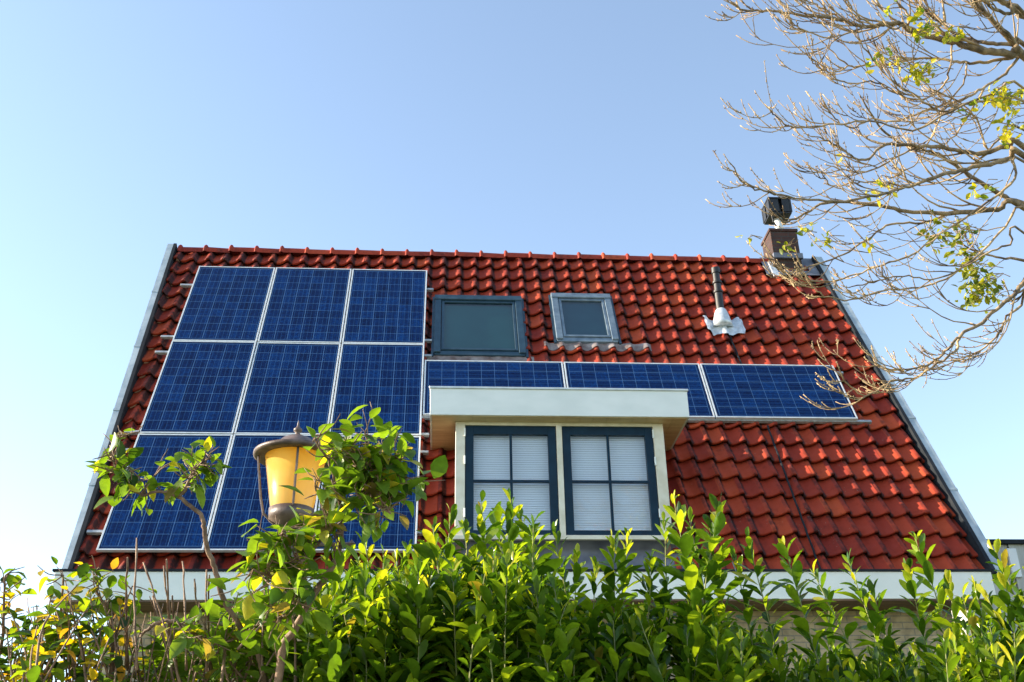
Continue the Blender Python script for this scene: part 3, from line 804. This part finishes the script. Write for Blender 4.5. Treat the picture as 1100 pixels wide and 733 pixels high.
hedge('laurel_shrub', 'bright green laurel bush with upright shoots left of the dormer window centre',
      [(365,590),(392,585),(412,596),(438,588),(465,565),(484,551),(500,570),(517,540),(533,548),(549,537),(560,556),(573,562),(596,574),(425,600),(450,595)],
      [(330,650),(360,610),(420,612),(470,600),(560,590),(600,625),(640,660)], (335, 612), 3.75, 150, 11, .095, .6)
hedge('laurel_hedge', 'dark green laurel hedge with tall single shoots in front of the white eaves board',
      [(619,596),(658,580),(674,575),(724,538),(714,560),(741,560),(772,543),(762,565),(803,580),(790,600),(843,588),(874,616),(890,640),(911,602),(936,630),(982,575),(975,610),(640,610),(690,625),(700,600)],
      [(600,640),(650,660),(700,655),(750,645),(800,680),(870,695),(940,700),(1010,690)], (612, 1005), 3.85, 160, 12, .090, .45)
hedge('laurel_shrub', 'yellow tipped laurel bush at the right edge below the neighbouring building',
      [(1020,626),(1034,640),(1047,629),(1060,640),(1069,592),(1078,615),(1097,640),(1110,620),(1130,630)],
      [(1000,690),(1040,675),(1100,665),(1200,665)], (1000, 1190), 3.6, 60, 13, .085, .8)

# ---------------------------------------------------------------- broad-leaved shrubs on the left
def oval_leaves(lv, pts, r, size=.062, step=.03, pal=None, frm=.0, droop=.25):
    ph = r.random()*6; acc = 0
    L = sum((b-a).length for a, b in zip(pts, pts[1:])); s = 0
    for a, b_ in zip(pts, pts[1:]):
        seg = (b_-a).length; ax = (b_-a).normalized() if seg > 0 else Vector((0,0,1))
        while acc < s + seg:
            if acc >= L*frm:
                p = a.lerp(b_, max(0, (acc-s)/seg)); ph += 2.4 + r.gauss(0,.5)
                e1 = ax.orthogonal().normalized(); e2 = ax.cross(e1)
                out = e1*math.cos(ph) + e2*math.sin(ph)
                d = (ax*.45 + out + Vector((0,0,-droop+r.gauss(0,.25)))).normalized()
                c = pal(r); l = size*r.uniform(.6,1.2)
                leaf(lv, p + out*.008, d, Vector((0,0,1)) + rvec(r)*.5, l, l*r.uniform(.52,.68), c, 'oval', r.uniform(.05,.4), r.uniform(.1,.6))
            acc += step*r.uniform(.6,1.5)
        s += seg
def pal_green(r):
    u = r.random()
    if u < .16: return rc_(G_DARK, G_MID, r)
    if u < .88: return rc_(G_MID, (.15,.24,.025), r)
    if u < .96: return (.45,.40,.03)
    return (.20,.15,.05)
def pal_left(r):
    u = r.random()
    if u < .5: return rc_((.012,.035,.010), G_MID, r)
    if u < .76: return rc_(G_MID, G_LITE, r)
    if u < .94: return rc_((.45,.30,.01), (.55,.42,.03), r)
    return (.40,.22,.03)
def traced(pl, depth, n=5, wob=.0, r=random, dd=0.0):
    m = len(pl); return curve([at(x, y, depth + dd*i/(m-1)) for i, (x, y) in enumerate(pl)], n, wob, r)

def shrub(name, label, stems, depth, twig_n, seed, pal, size=.062, extra=None, bare=None, foot=None, cat='shrub'):
    r = random.Random(seed); lv, wd = MB(), MB()
    for (pl, r0, r1, lf, dd) in stems:
        pts = traced(pl, depth, 5, .0016, r, dd)
        wd.tube(pts, [r0 + (r1-r0)*i/(len(pts)-1) for i in range(len(pts))], 7)
        if lf:
            # leafy side twigs along the part after lf
            k0 = int(len(pts)*lf[0])
            for k in range(k0, len(pts)):
                for q in range(lf[1]):
                    dv = (rvec(r) + Vector((0,0,.35))).normalized(); ln = r.uniform(*lf[2])
                    a = pts[k]; b_ = a + dv*ln; mdl = (a+b_)/2 + rvec(r)*ln*.15
                    tw = curve([a, mdl, b_], 3)
                    wd.tube(tw, [.0026, .0024, .0022, .002, .0018, .0016, .0012][:len(tw)], 4)
                    oval_leaves(lv, tw, r, size, .040, pal, .25)
    if extra: extra(lv, wd, r)
    for (x0, y0, x1, y1) in (bare or []):
        a = at(x0 + (x0-x1)*1.2, y0 + 80, depth+r.uniform(-.1,.2)); b_ = at(x1, y1, depth+r.uniform(-.1,.2))
        pts = curve([a, (a+b_)/2 + rvec(r)*.008, b_], 5, .0012, r)
        wd.tube(pts, [.0042 - .0018*i/len(pts) + (.0012 if i % 3 == 0 else 0) for i in range(len(pts))], 5)
    f = foot; root = empty(name, label, cat, (f.x, f.y, 0))
    lv.build('foliage', M['oval'], root, smooth=True, color=True); wd.build('stems', M['shrub_bark'], root, smooth=True)
    rehome(root, (f.x, f.y, 0)); return root

def down(px, depth): 
    p = at(px, 740, depth); return p
def fill_leafy(x_rng, env, depth, n, size, pal, spread=.3, ln=(.25,.5), g=18, step=.02):
    def fn(lv, wd, r):
        for k in range(n):
            px = r.uniform(*x_rng); d0 = depth + r.uniform(-spread, spread)
            tip = at(px, interp(env, px) + abs(r.gauss(0, g)) + r.uniform(0, 60), d0)
            L = r.uniform(*ln); lean = Vector((r.gauss(0,.35), r.gauss(0,.35), -1)).normalized()
            b_ = tip + lean*L; mdl = (tip+b_)/2 + rvec(r)*.04
            pts = curve([b_, mdl, tip], 5)
            wd.tube(pts, [.0045-.0028*i/len(pts) for i in range(len(pts))], 5)
            oval_leaves(lv, pts, r, size, step, pal, .15)
            if r.random() < .35:                 # stem on to the ground
                q = Vector((b_.x + r.gauss(0,.1), b_.y + r.gauss(0,.1), 0)); m2 = (q+b_)/2 + rvec(r)*.05
                wd.tube(curve([q, m2, b_], 5), .0055, 5)
    return fn
# shrub beside the lamp
S1 = [([(286,900),(300,716),(316,676),(334,644),(350,620),(362,600)], .0135, .0085, None, 0),
      ([(362,600),(356,584),(340,568),(325,567),(312,568)], .006, .004, None, -.03),
      ([(362,600),(367,573),(369,556),(382,538),(392,524),(398,505),(392,466)], .0075, .0022, (.3, 2, (.07,.17)), .05),
      ([(369,556),(362,530),(355,499),(343,481),(336,468)], .006, .002, (.5, 1, (.05,.11)), -.08),
      ([(382,538),(400,525),(415,512),(428,500),(436,515)], .005, .002, (.2, 2, (.07,.16)), .1),
      ([(392,524),(385,500),(380,485),(372,474)], .004, .002, (.1, 2, (.05,.10)), 0),
      ([(392,524),(408,535),(420,552)], .004, .002, (.1, 2, (.05,.11)), 0),
      ([(367,573),(350,575),(330,600),(310,605)], .005, .002, (.1, 2, (.06,.12)), -.1),
      ([(334,644),(316,632),(303,632),(290,620),(272,612)], .007, .003, (.3, 2, (.08,.20)), -.12),
      ([(367,573),(352,555),(341,530),(338,512)], .004, .002, (.45, 1, (.03,.07)), -.05),
      ([(325,660),(310,655),(298,668)], .006, .003, (.1, 2, (.07,.14)), -.1),
      ([(303,632),(296,600),(300,580),(305,570)], .005, .002, (.2, 2, (.05,.10)), -.1)]
shrub('broadleaf_shrub', 'leafy shrub with a forked brown stem growing in front of the amber lamp', S1, 3.15, 0, 27, pal_green, .070,
      fill_leafy((235,345), [(230,640),(270,600),(300,600),(345,640)], 3.55, 30, .068, pal_green, .25, (.2,.4)), foot=at(290,740,3.15))
# shrub with the arching branch over the panels
S2 = [([(300,900),(286,733),(262,680),(240,645),(231,610),(223,590),(219,565),(217,555),(207,546),(192,534)], .0100, .0062, None, .0),
      ([(192,534),(171,528),(152,532),(134,517),(125,505),(121,490)], .0055, .0022, (.4, 2, (.04,.10)), -.05),
      ([(192,534),(200,523),(206,511),(215,500),(226,492)], .006, .0025, (.25, 3, (.035,.09)), .05),
      ([(152,532),(162,515),(172,505)], .004, .002, (.2, 1, (.04,.08)), 0),
      ([(125,505),(118,485),(128,470),(150,464)], .0035, .002, (.0, 1, (.03,.07)), 0),
      ([(262,680),(235,690),(205,680),(190,668)], .006, .003, (.3, 2, (.06,.14)), -.1),
      ([(190,668),(172,668),(156,678),(150,685)], .007, .004, None, 0)]
bare = [(147,640,147,578),(172,655,154,604),(180,650,176,608),(181,640,179,601),(198,640,196,603),(137,640,137,599),(212,642,209,622),(222,642,222,612),(226,640,225,618),(176,668,164,640),(190,690,185,640)]
def s2_extra(lv, wd, r):
    fill_leafy((158,300), [(150,690),(180,650),(210,642),(260,615),(300,620)], 3.75, 58, .068, pal_green, .25, (.2,.45))(lv, wd, r)
shrub('broadleaf_shrub', 'leafy shrub whose long arching branch crosses the lower left solar panels', S2, 3.35, 0, 22, pal_green, .064, s2_extra, bare, at(300,740,3.6))
# darker yellow-flecked shrub in the left corner
def s3_extra(lv, wd, r):
    fill_leafy((-60,150), [(-60,615),(0,618),(12,640),(40,650),(60,622),(95,618),(130,640),(150,650)], 3.5, 64, .058, pal_left, .3, (.25,.5), 14, .026)(lv, wd, r)
    for k in range(60):              # bare thin twigs through it
        px = r.uniform(0, 215); a = at(px, 760, 3.5 + r.uniform(-.3,.3)); b_ = at(px + r.gauss(0,22), r.uniform(640,700), 3.5 + r.uniform(-.3,.3))
        wd.tube(curve([a, (a+b_)/2 + rvec(r)*.02, b_], 5), [.0035-.002*i/11 for i in range(11)], 4)
S3 = [([(40,900),(52,733),(60,690),(66,650),(68,618)], .010, .003, (.4, 2, (.04,.10)), 0),
      ([(110,900),(118,740),(122,690),(118,660),(106,640),(104,618)], .009, .003, (.45, 2, (.04,.10)), .1),
      ([(-40,900),(-10,740),(2,690),(4,650),(6,618)], .009, .003, (.4, 2, (.04,.09)), .05),
      ([(122,690),(135,650),(142,630)], .004, .002, (.3, 1, (.04,.08)), 0)]
shrub('autumn_shrub', 'thin twiggy shrub with dark and yellow leaves in the left corner against the sky', S3, 3.5, 0, 23, pal_left, .058, s3_extra, None, at(60,740,3.5))

# ================================================================= BARE TREE, upper right
r = random.Random(77)
TX, TY = 9.6, -5.2
tree = empty('bare_tree', 'nearly bare tree with drooping twigs and few yellow leaves reaching in from the right', 'tree', (TX, TY, 0))
trunk = curve([Vector((TX+.1,TY,0)), Vector((TX,TY,2.2)), Vector((TX-.15,TY+.1,4.6)), Vector((TX-.1,TY,6.6)), Vector((TX+.2,TY+.2,9.0)), Vector((TX+.3,TY,11.5))], 6)
mb = MB(); mb.tube(trunk, [.19*(1-.75*i/(len(trunk)-1)) + (.05 if i == 0 else 0) for i in range(len(trunk))], 14); mb.build('trunk', M['bark'], tree, smooth=True)
def trunk_at(z):
    return min(trunk, key=lambda p: abs(p.z - z))
# (points in the photo, radius px at right, radius px at the tip, depth at right, depth at tip, joins the trunk)
LIMBS = [
 ([(1100,59.5),(1091,59),(1064,55.6),(1041,51),(1023,45.6),(996,38.6),(975,31),(967,25.5),(953,25.5),(930,29),(904.6,21),(885,18.8),(855,15.8),(825,11.3),(798,11.3),(789,5.3)], 4.6, .7, 7.2, 6.6, 1),
 ([(1100,48.7),(1092,48),(1066,47),(1046,44),(1026,36),(1007,21.6),(992,9),(984,0),(975,-20)], 2.6, .9, 7.4, 7.0, 1),
 ([(1091,58),(1087.6,43),(1073.7,29),(1058,12.4),(1044,0),(1020,-30)], 2.8, 1.6, 7.2, 6.8, 0),
 ([(1088,62),(1061,67),(1038,67),(1023,65.7),(1007,63),(984,64),(961,68),(930,71),(915,71.3),(900,61.5),(885,46.5)], 2.0, .6, 7.2, 6.9, 0),
 ([(1130,40),(1100,17),(1088,8),(1075,0),(1050,-25)], 4.2, 3.0, 8.6, 8.4, 1),
 ([(1100,14),(1085,15),(1069,11),(1058,3),(1048,-10)], 2.2, 1.4, 7.0, 6.8, 1),
 ([(1094,62),(1077,82),(1058,93),(1038,105),(1015,112),(987,121),(960,131),(935,128),(917,137),(900,130),(890,118)], 1.7, .6, 7.2, 6.7, 0),
 ([(1100,158),(1082,158),(1048,165.5),(1020,160),(987,157),(951,156),(930,172),(911,165.5),(899.6,156),(875,147)], 3.2, .6, 6.9, 6.6, 1),
 ([(1100,167),(1087,170),(1069,175),(1045,180),(1022,185),(999,192),(971,201.5),(954.6,206),(930,213),(894.6,216),(853.7,213),(821,205.6),(799.6,196.6),(785.7,177)], 3.0, .6, 6.8, 6.2, 1),
 ([(1100,219.5),(1077,210),(1054,196.6),(1031.5,182),(1008,165.5),(987,160),(960,150),(940,130),(925,105)], 3.0, .8, 8.4, 8.0, 1),
 ([(1100,223),(1072,224.5),(1025,229),(981,227.6),(944,222),(893,217),(868,228),(846,238),(832,230)], 3.2, .7, 6.9, 6.5, 1),
 ([(1130,275),(1100,303),(1090.6,315.5),(1075,328),(1050,350),(1031,361),(1018,375),(1003,389),(981,395.5),(955.7,397),(940,390)], 2.8, .6, 6.6, 6.3, 1),
 ([(1031,361),(1025,378),(1003,394),(981,406.5),(959,409.6),(931,425),(910.5,412),(903,400)], 1.5, .6, 6.5, 6.2, 0),
 ([(1120,300),(1097,328),(1081,340.6),(1072,359),(1056,375),(1034,386),(1012,394),(990,398)], 1.6, .6, 6.7, 6.5, 1),
 ([(1100,175),(1090,193),(1059,218),(1018,246),(977.6,274.7),(940,287),(905,300),(875,302),(858,292)], 1.5, .6, 6.8, 6.2, 1),
 ([(1110,225),(1080,245),(1050,275),(1015,300),(987,309),(950,312),(915,322),(885,318),(870,305)], 1.4, .6, 6.7, 6.2, 1),
 ([(1025,229),(990,240),(958,241),(931,258),(900,276),(870,287),(845,294),(838,285)], 1.3, .6, 6.9, 6.3, 0),
 ([(1100,110),(1070,108),(1035,112),(1010,120),(980,100),(955,85),(935,60),(920,40)], 1.7, .7, 7.0, 6.6, 1),
 ([(1023,45.6),(1020,75),(1010,95),(985,108),(960,98),(935,88),(910,90),(892,80),(878,70),(870,60)], 1.1, .6, 7.1, 6.6, 0),
 ([(1100,140),(1075,148),(1060,160),(1050,130),(1030,110),(1000,95),(985,75),(965,60)], 1.3, .6, 7.0, 6.8, 1),
 ([(1100,95),(1065,102),(1020,120),(980,140),(940,130),(905,133),(870,137),(845,135),(830,122),(826,115)], 1.4, .6, 6.9, 6.3, 1),
 ([(987,157),(960,170),(930,185),(905,182),(890,178)], 1.1, .6, 6.8, 6.5, 0),
 ([(971,201),(940,195),(915,198),(895,200),(885,190)], 1.0, .6, 6.7, 6.4, 0),
 ([(975,31),(974,15),(960,0),(950,-12)], 1.4, .9, 7.0, 6.9, 0),
 ([(904,21),(885,10),(870,2),(852,-4)], 1.1, .6, 6.9, 6.6, 0),
 ([(944,30),(925,20),(912,5),(905,-8)], 1.0, .6, 6.8, 6.5, 0),
 ([(930,29),(905,38),(885,40),(865,33),(850,25)], 1.0, .6, 6.8, 6.5, 0),
 ([(1038,67),(1035,90),(1015,115),(1000,150),(985,175),(960,190)], 1.0, .6, 7.1, 6.8, 0),
 ([(1100,250),(1085,262),(1060,272),(1030,290),(1000,300),(970,296),(945,302),(915,308)], 1.2, .6, 6.4, 6.2, 1),
 ([(1058,93),(1030,140),(1010,160)], 1.2, .7, 7.2, 6.9, 0),
 ([(915,71),(895,78),(878,72),(868,60)], .9, .6, 6.9, 6.7, 0),
 ([(1100,280),(1080,278),(1055,272),(1030,262)], 1.6, .8, 8.0, 7.6, 1),
]
twigs = MB(); tl = MB()
def twig(p, d, ln, rad, lvl):
    n = 7 if lvl == 0 else 5; pts = [p]; q = p.copy(); dd = d.normalized()
    for i in range(n):
        t = (i+1)/n
        grav = -.10 if t < .35 else .26       # droop, then turn up at the end
        dd = (dd + Vector((0,0,grav)) + rvec(r)*.055).normalized()
        q = q + dd*(ln/n); pts.append(q.copy())
    rr = [max(.0022, rad*(1-.65*i/n)) * (1.0 + (.35 if i % 2 else 0)*(lvl > 0)) for i in range(n+1)]
    twigs.tube(pts, rr, 4, caps=True)
    # buds
    if lvl > 0 or True:
        for i in range(2, n+1):
            for k in range(0 if i < n-2 and r.random() < .6 else 1):
                b0 = pts[i].lerp(pts[i-1], r.random()); o = (rvec(r)*.7 + dd*.6).normalized()
                twigs.tube([b0, b0+o*.005, b0+o*.013], [.0022, .0038, .0008], 4)
    if lvl < 2:
        k = r.randint(1, 3) if lvl == 0 else (1 if r.random() < .25 else 0)
        for _ in range(k):
            i = r.randint(1, n-1); side = rvec(r); base = (pts[i+1]-pts[i]).normalized()
            nd = (base + side*.65 + Vector((-.1,0,.15))).normalized()
            twig(pts[i], nd, ln*r.uniform(.3,.6), rad*.7, lvl+1)
    return pts
for (pl, r0, r1, d0, d1, join) in LIMBS:
    n = len(pl); cp = [at(x, y, d0 + (d1-d0)*i/(n-1) + (0 if i in (0,) else r.gauss(0,.03))) for i, (x, y) in enumerate(pl)]
    if join:
        jz = min(10.5, max(4.5, cp[0].z - .35)); tpt = trunk_at(jz)
        m1 = cp[0].lerp(tpt, .5) + Vector((0,0,.10)); head = [tpt, m1]
    else: head = []
    pts = curve(head + cp, 5, .004, r)
    m_ = len(pts); k0 = len(head)*5
    rad = []
    for i in range(m_):
        if i < k0: t = 0; rr = r0*(1.5 - .5*i/max(1, k0))
        else: t = (i-k0)/max(1, m_-1-k0); rr = r0 + (r1-r0)*t**.8
        rad.append(max(.0035, rr*d0/F) * r.uniform(.93,1.09))
    mb = MB(); mb.tube(pts, rad, 8 if r0 > 2 else 6)
    mb.build('branch', M['bark'] if r0 > 2 else M['twig'], tree, smooth=True)
    # side twigs
    i = k0 + 1
    while i < m_-1:
        t = (i-k0)/(m_-k0)
        if r.random() < (.18 + .28*t):
            base = (pts[i+1]-pts[i]).normalized()
            nd = (base + rvec(r)*.75 + Vector((-.25,0,0))).normalized()
            twig(pts[i], nd, r.uniform(.25,.75)*(1.1-.68*t), max(.0040, rad[i]*.46), 0 if r0 > .95 else 1)
        i += 1
    twig(pts[-1], (pts[-1]-pts[-2]).normalized(), r.uniform(.03,.08), rad[-1], 2)
# leaf clusters
for (px, py, sp, n) in ((990,35,9,16),(998,30,6,10),(983,76,8,14),(965,66,7,8),(945,60,10,9),(1003,70,6,8),(988,83,4,8),(1075,100,8,20),(1086,112,8,18),(1070,104,6,12),(1095,98,6,8),(1080,135,7,9),(1078,150,5,6),(1050,105,6,4),(1040,122,5,4),
                        (1003,252,10,14),(1035,250,12,10),(1022,262,10,12),(1040,282,11,30),(1045,300,12,30),(1055,312,12,30),(1042,322,6,12),(1062,305,8,14),(1020,240,14,8),(955,205,6,5),(945,195,5,6),(935,208,5,4),(985,15,7,8),(1060,200,4,3),(1047,205,4,5),(1085,135,8,6),
                        (885,257,7,8),(862,245,8,8),(845,265,6,6),(930,260,6,4),(905,170,5,2),(955,12,6,4),(1030,35,4,5),(1022,38,5,7),(800,255,6,3)):
    for k in range(int(n*1.6)):
        d0 = 6.75 + r.gauss(0,.08)
        p = at(px + r.gauss(0, sp*.7), py + r.gauss(0, sp*.7), d0)
        dr = (rvec(r) + Vector((0,0,-.7))).normalized(); l = r.uniform(.035,.062)
        tw_end = p - dr*.02 + rvec(r)*.03
        c = rc_((.10,.20,.02), (.62,.52,.03), r) if py < 230 else rc_((.04,.09,.01), (.38,.38,.03), r)
        leaf(tl, p, dr, rvec(r), l, l*.55, c, 'oval', .2, .4)
        if k % 3 == 0: twigs.tube([p, p + Vector((.03,0,.02)) + rvec(r)*.02, p + Vector((.09,0,.03)) + rvec(r)*.03], [.002,.0024,.003], 4)
twigs.build('twigs', M['twig'], tree, smooth=True)
tl.build('leaves', M['yellow_leaf'], tree, smooth=True, color=True)
rehome(tree, (TX, TY, 0))

# red-leaved tree across the garden behind the camera, mirrored in the dormer's right-hand panes
r = random.Random(5)
RX, RY = 11.3, -27.0
rtree = empty('red_leaved_tree', 'red leaved tree seen only as a faint reflection in the lower right window pane', 'tree', (RX, RY, 0))
mb = MB(); mb.tube(curve([Vector((RX,RY,0)), Vector((RX+.1,RY,4)), Vector((RX-.1,RY,8)), Vector((RX,RY,11.5))], 4), [.22-.014*i for i in range(13)], 10)
mb.build('trunk', M['bark'], rtree, smooth=True)
mb = MB(); wd = MB()
for k in range(46):
    a = Vector((RX, RY, r.uniform(6.5,11))); b_ = a + Vector((r.uniform(-2.6,2.6), r.uniform(-2,2), r.uniform(.3,2.0)))
    wd.tube([a, (a+b_)/2 + rvec(r)*.2, b_], [.05,.03,.01], 5)
    for q in range(26):
        p = a.lerp(b_, r.uniform(.45,1.05)) + rvec(r)*.3
        leaf(mb, p, rvec(r), rvec(r), r.uniform(.16,.26), .15, rc_((.55,.012,.012), (.72,.06,.05), r), 'simple')
wd.build('limbs', M['bark'], rtree); mb.build('crown', M['yellow_leaf'], rtree, color=True)
rehome(rtree, (RX, RY, 0))

# ================================================================= CAMERA, LIGHT, SKY
cam = bpy.data.cameras.new('camera'); co = bpy.data.objects.new('camera', cam); col.objects.link(co)
cam.sensor_width = 36; cam.lens = F/1100*36; cam.clip_end = 2000; cam.clip_start = .05
mw = Matrix((( RT.x, UP.x, -FW.x, CAM.x), (RT.y, UP.y, -FW.y, CAM.y), (RT.z, UP.z, -FW.z, CAM.z), (0,0,0,1)))
co.matrix_world = mw; C.camera = co

SUN_EL, SUN_AZ = 24.0, 5.0            # degrees; azimuth measured behind the house from due left
sd = Vector((-math.cos(R_(SUN_EL))*math.cos(R_(SUN_AZ)), math.cos(R_(SUN_EL))*math.sin(R_(SUN_AZ)), math.sin(R_(SUN_EL))))
sl = bpy.data.lights.new('sun', 'SUN'); so = bpy.data.objects.new('sun', sl); col.objects.link(so)
sl.energy = 5.0; sl.angle = R_(.5); sl.color = (1.0, .86, .66)
so.rotation_euler = sd.to_track_quat('Z', 'Y').to_euler(); so.location = (0,0,20)
w = bpy.data.worlds.new('World'); C.world = w; w.use_nodes = True
nt = w.node_tree; bg = nt.nodes['Background']
sk = nt.nodes.new('ShaderNodeTexSky'); sk.sky_type = 'NISHITA'; sk.sun_disc = False
sk.sun_elevation = R_(SUN_EL); sk.sun_rotation = math.atan2(sd.x, sd.y) % (2*math.pi)
sk.air_density = 1.0; sk.dust_density = .35; sk.ozone_density = 1.2; sk.altitude = 0
hs = nt.nodes.new('ShaderNodeHueSaturation'); hs.inputs['Saturation'].default_value = .88; hs.inputs['Hue'].default_value = .497
nt.links.new(sk.outputs[0], hs.inputs['Color']); nt.links.new(hs.outputs[0], bg.inputs[0]); bg.inputs[1].default_value = .15
C.view_settings.view_transform = 'Standard'; C.view_settings.look = 'None'; C.view_settings.gamma = 1
C.view_settings.exposure = 1.32
C.render.engine = 'CYCLES'
C.render.resolution_x, C.render.resolution_y = 1024, 682
